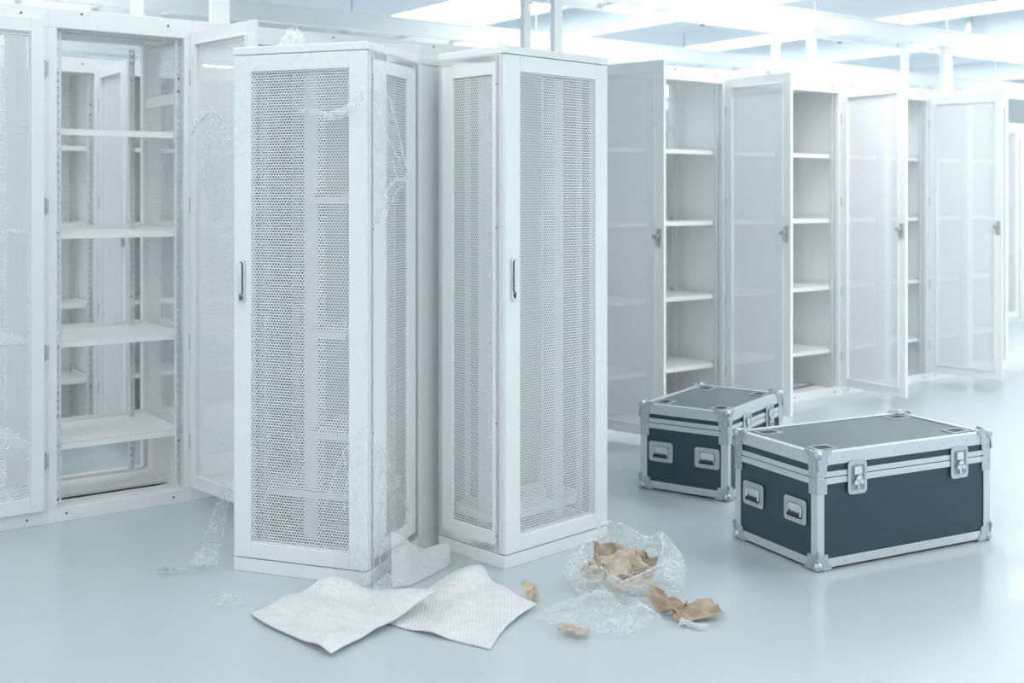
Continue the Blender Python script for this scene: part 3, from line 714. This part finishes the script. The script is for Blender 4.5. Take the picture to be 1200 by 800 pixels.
# crumpled film at the cabinet foot, and floor scraps
patch('film_scrap', (438,695), (456,702), (470,688), (450,683), lambda U,V: .05*g(U,V,.5,.6,.4,.4), 'film2', 'crushed clear film bunched at the foot of the wrapped cabinet', 'plastic film', 30, 30, .03, 8, .02, 2, 5, False)
patch('film_scrap', (245,712), (285,714), (276,699), (258,700), lambda U,V: .018*g(U,V,.5,.5,.4,.4), 'film2', 'tiny crumpled film scrap alone on the floor at lower left', 'plastic film', 24, 24, .018, 8, .01, 2, 5, False)
patch('film_scrap', (285,690), (330,704), (380,690), (320,678), lambda U,V: .006*g(U,V,.5,.5,.5,.5), 'film', 'thin flat clear film under the front edge of the wrapped cabinet', 'plastic film', 30, 30, .008, 6, .02, 2, 5, True)
patch('film_sheet', (628,728), (740,757), (768,738), (690,700), lambda U,V: .05*g(U,V,.35,.75,.25,.3)+.06*g(U,V,.85,.85,.2,.2)+.01, 'film2', 'crumpled clear plastic sheet on the floor in front of the bag', 'plastic film', 60, 60, .022, 9, .05, 2, 6, False)
# bag of brown paper
bc = onfloor(733, 690); R_ = .205
nu, nv = 96, 40; U, V = UV(nu, nv); th = U*2*np.pi
ph = V                                            # 0 foot .. 1 rim
rad_ = R_*(.80+.26*np.sin(np.pi*np.clip(ph*.8+.12,0,1)))*(1-.30*np.clip(ph-.72,0,1)*2.2)
cr = creases(np.cos(th)*.8+ph*.3, np.sin(th)*.8+ph*.9, 8, .03, .9, 3)
rad_ = rad_+cr*(.3+ph)
P = np.zeros((nu, nv, 3)); P[...,0] = bc.x+rad_*np.cos(th)*1.0; P[...,1] = bc.y+rad_*np.sin(th)*.78
rim = .13+.05*np.sin(th+.1)+.045*np.exp(-((th-2.1)/.35)**2)+.03*np.exp(-((th-.35)/.25)**2)+.014*np.sin(5*th)
P[...,2] = .004+ph*rim + .02*creases(np.cos(th), ph*2, 6, .3, 2, 5)*ph
P[-1] = P[0]
bo = tag(grid_obj('plastic_bag', P, 'film2', False), 'open crumpled clear plastic bag holding brown paper, on the floor', 'bag')
hem(bo, [tuple(p) for p in P[:,-1]], .003, 'bag_rim', 120, .004, 31)
for k, i0 in enumerate((6, 19, 33, 47, 60, 72, 84)):
    hem(bo, [tuple(P[(i0+int(4*math.sin(j*.35+k))) % nu, j]) for j in range(4, nv-6, 3)], .0018, 'film_ridge', 30, .004, 40+k)
def paper(px, py, z, su, sv, label, m='kraft', rot=(0,0,0), amp=.03, n=22, seed=0, curl=.0, name='packing_paper', loc=None):
    r = np.random.default_rng(seed); U, V = UV(n, n); A, B = U-.5, V-.5
    h = creases(U, V, 6, amp, 1.2, 4, r); edge = 1+.12*np.sin(U*9+seed)*np.abs(B)*2
    P = np.stack([A*su*edge + .1*su*creases(V, U, 3, .4, 1.5, 3, r)*.3, B*sv*(1+.1*np.sin(V*7+seed)), h + curl*(A**2*4)], 2)
    mat_ = (Matrix.Rotation(rot[2],3,'Z') @ Matrix.Rotation(rot[1],3,'Y') @ Matrix.Rotation(rot[0],3,'X'))
    P = P.reshape(-1,3) @ np.array(mat_).T
    c = Vector(loc) if loc is not None else onfloor(px, py)
    P[:,2] += (z - P[:,2].min()) if z is not None else c.z
    P[:,0] += c.x; P[:,1] += c.y
    return tag(grid_obj(name, P.reshape(n, n, 3), m, False, .0015), label, 'paper')
paper(0,0,.05,.12,.10, 'brown kraft paper sheet standing at the back of the plastic bag', rot=(.95,.1,.1), seed=3, amp=.022, loc=bc+Vector((-.05,.07,0)))
paper(0,0,.05,.14,.12, 'pale brown crumpled paper bulging at the middle of the plastic bag', 'kraftp', rot=(.55,-.2,.5), seed=5, amp=.035, loc=bc+Vector((-.01,-.02,0)))
paper(0,0,.045,.09,.08, 'dark brown folded paper at the right in the plastic bag', rot=(.6,.5,-.3), seed=8, amp=.03, loc=bc+Vector((.065,.02,0)))
paper(0,0,.012,.16,.08, 'pale paper pressed against the bag front low down', 'kraftp', rot=(.9,0,.1), seed=12, amp=.03, loc=bc+Vector((.02,-.06,0)))
paper(0,0,.02,.10,.08, 'pale crumpled paper at the far left inside the plastic bag', 'kraftp', rot=(.8,-.6,.5), seed=15, amp=.03, loc=bc+Vector((-.10,.0,0)))
# loose kraft pieces
paper(783,718,.003,.13,.07, 'curled brown kraft paper end touching the bag on the right', rot=(.35,.2,-.5), seed=21, amp=.03, curl=.03)
paper(815,724,.003,.16,.11, 'flat brown kraft paper piece right of the plastic bag', 'kraft', rot=(.22,-.12,.3), seed=23, amp=.018)
paper(812,735,.003,.09,.04, 'small whitish paper scrap at the front of the loose kraft paper', 'bub2', rot=(.1,.05,-.4), seed=25, amp=.008)
paper(622,703,.003,.05,.07, 'small brown paper scrap beside the bubble wrap corner', 'kraftp', rot=(.7,.2,.4), seed=27, amp=.02, n=12)
paper(672,745,.012,.10,.05, 'flat pale brown paper scrap under the clear plastic sheet', 'kraftp', rot=(.15,.05,-.5), seed=29, amp=.015, n=14)
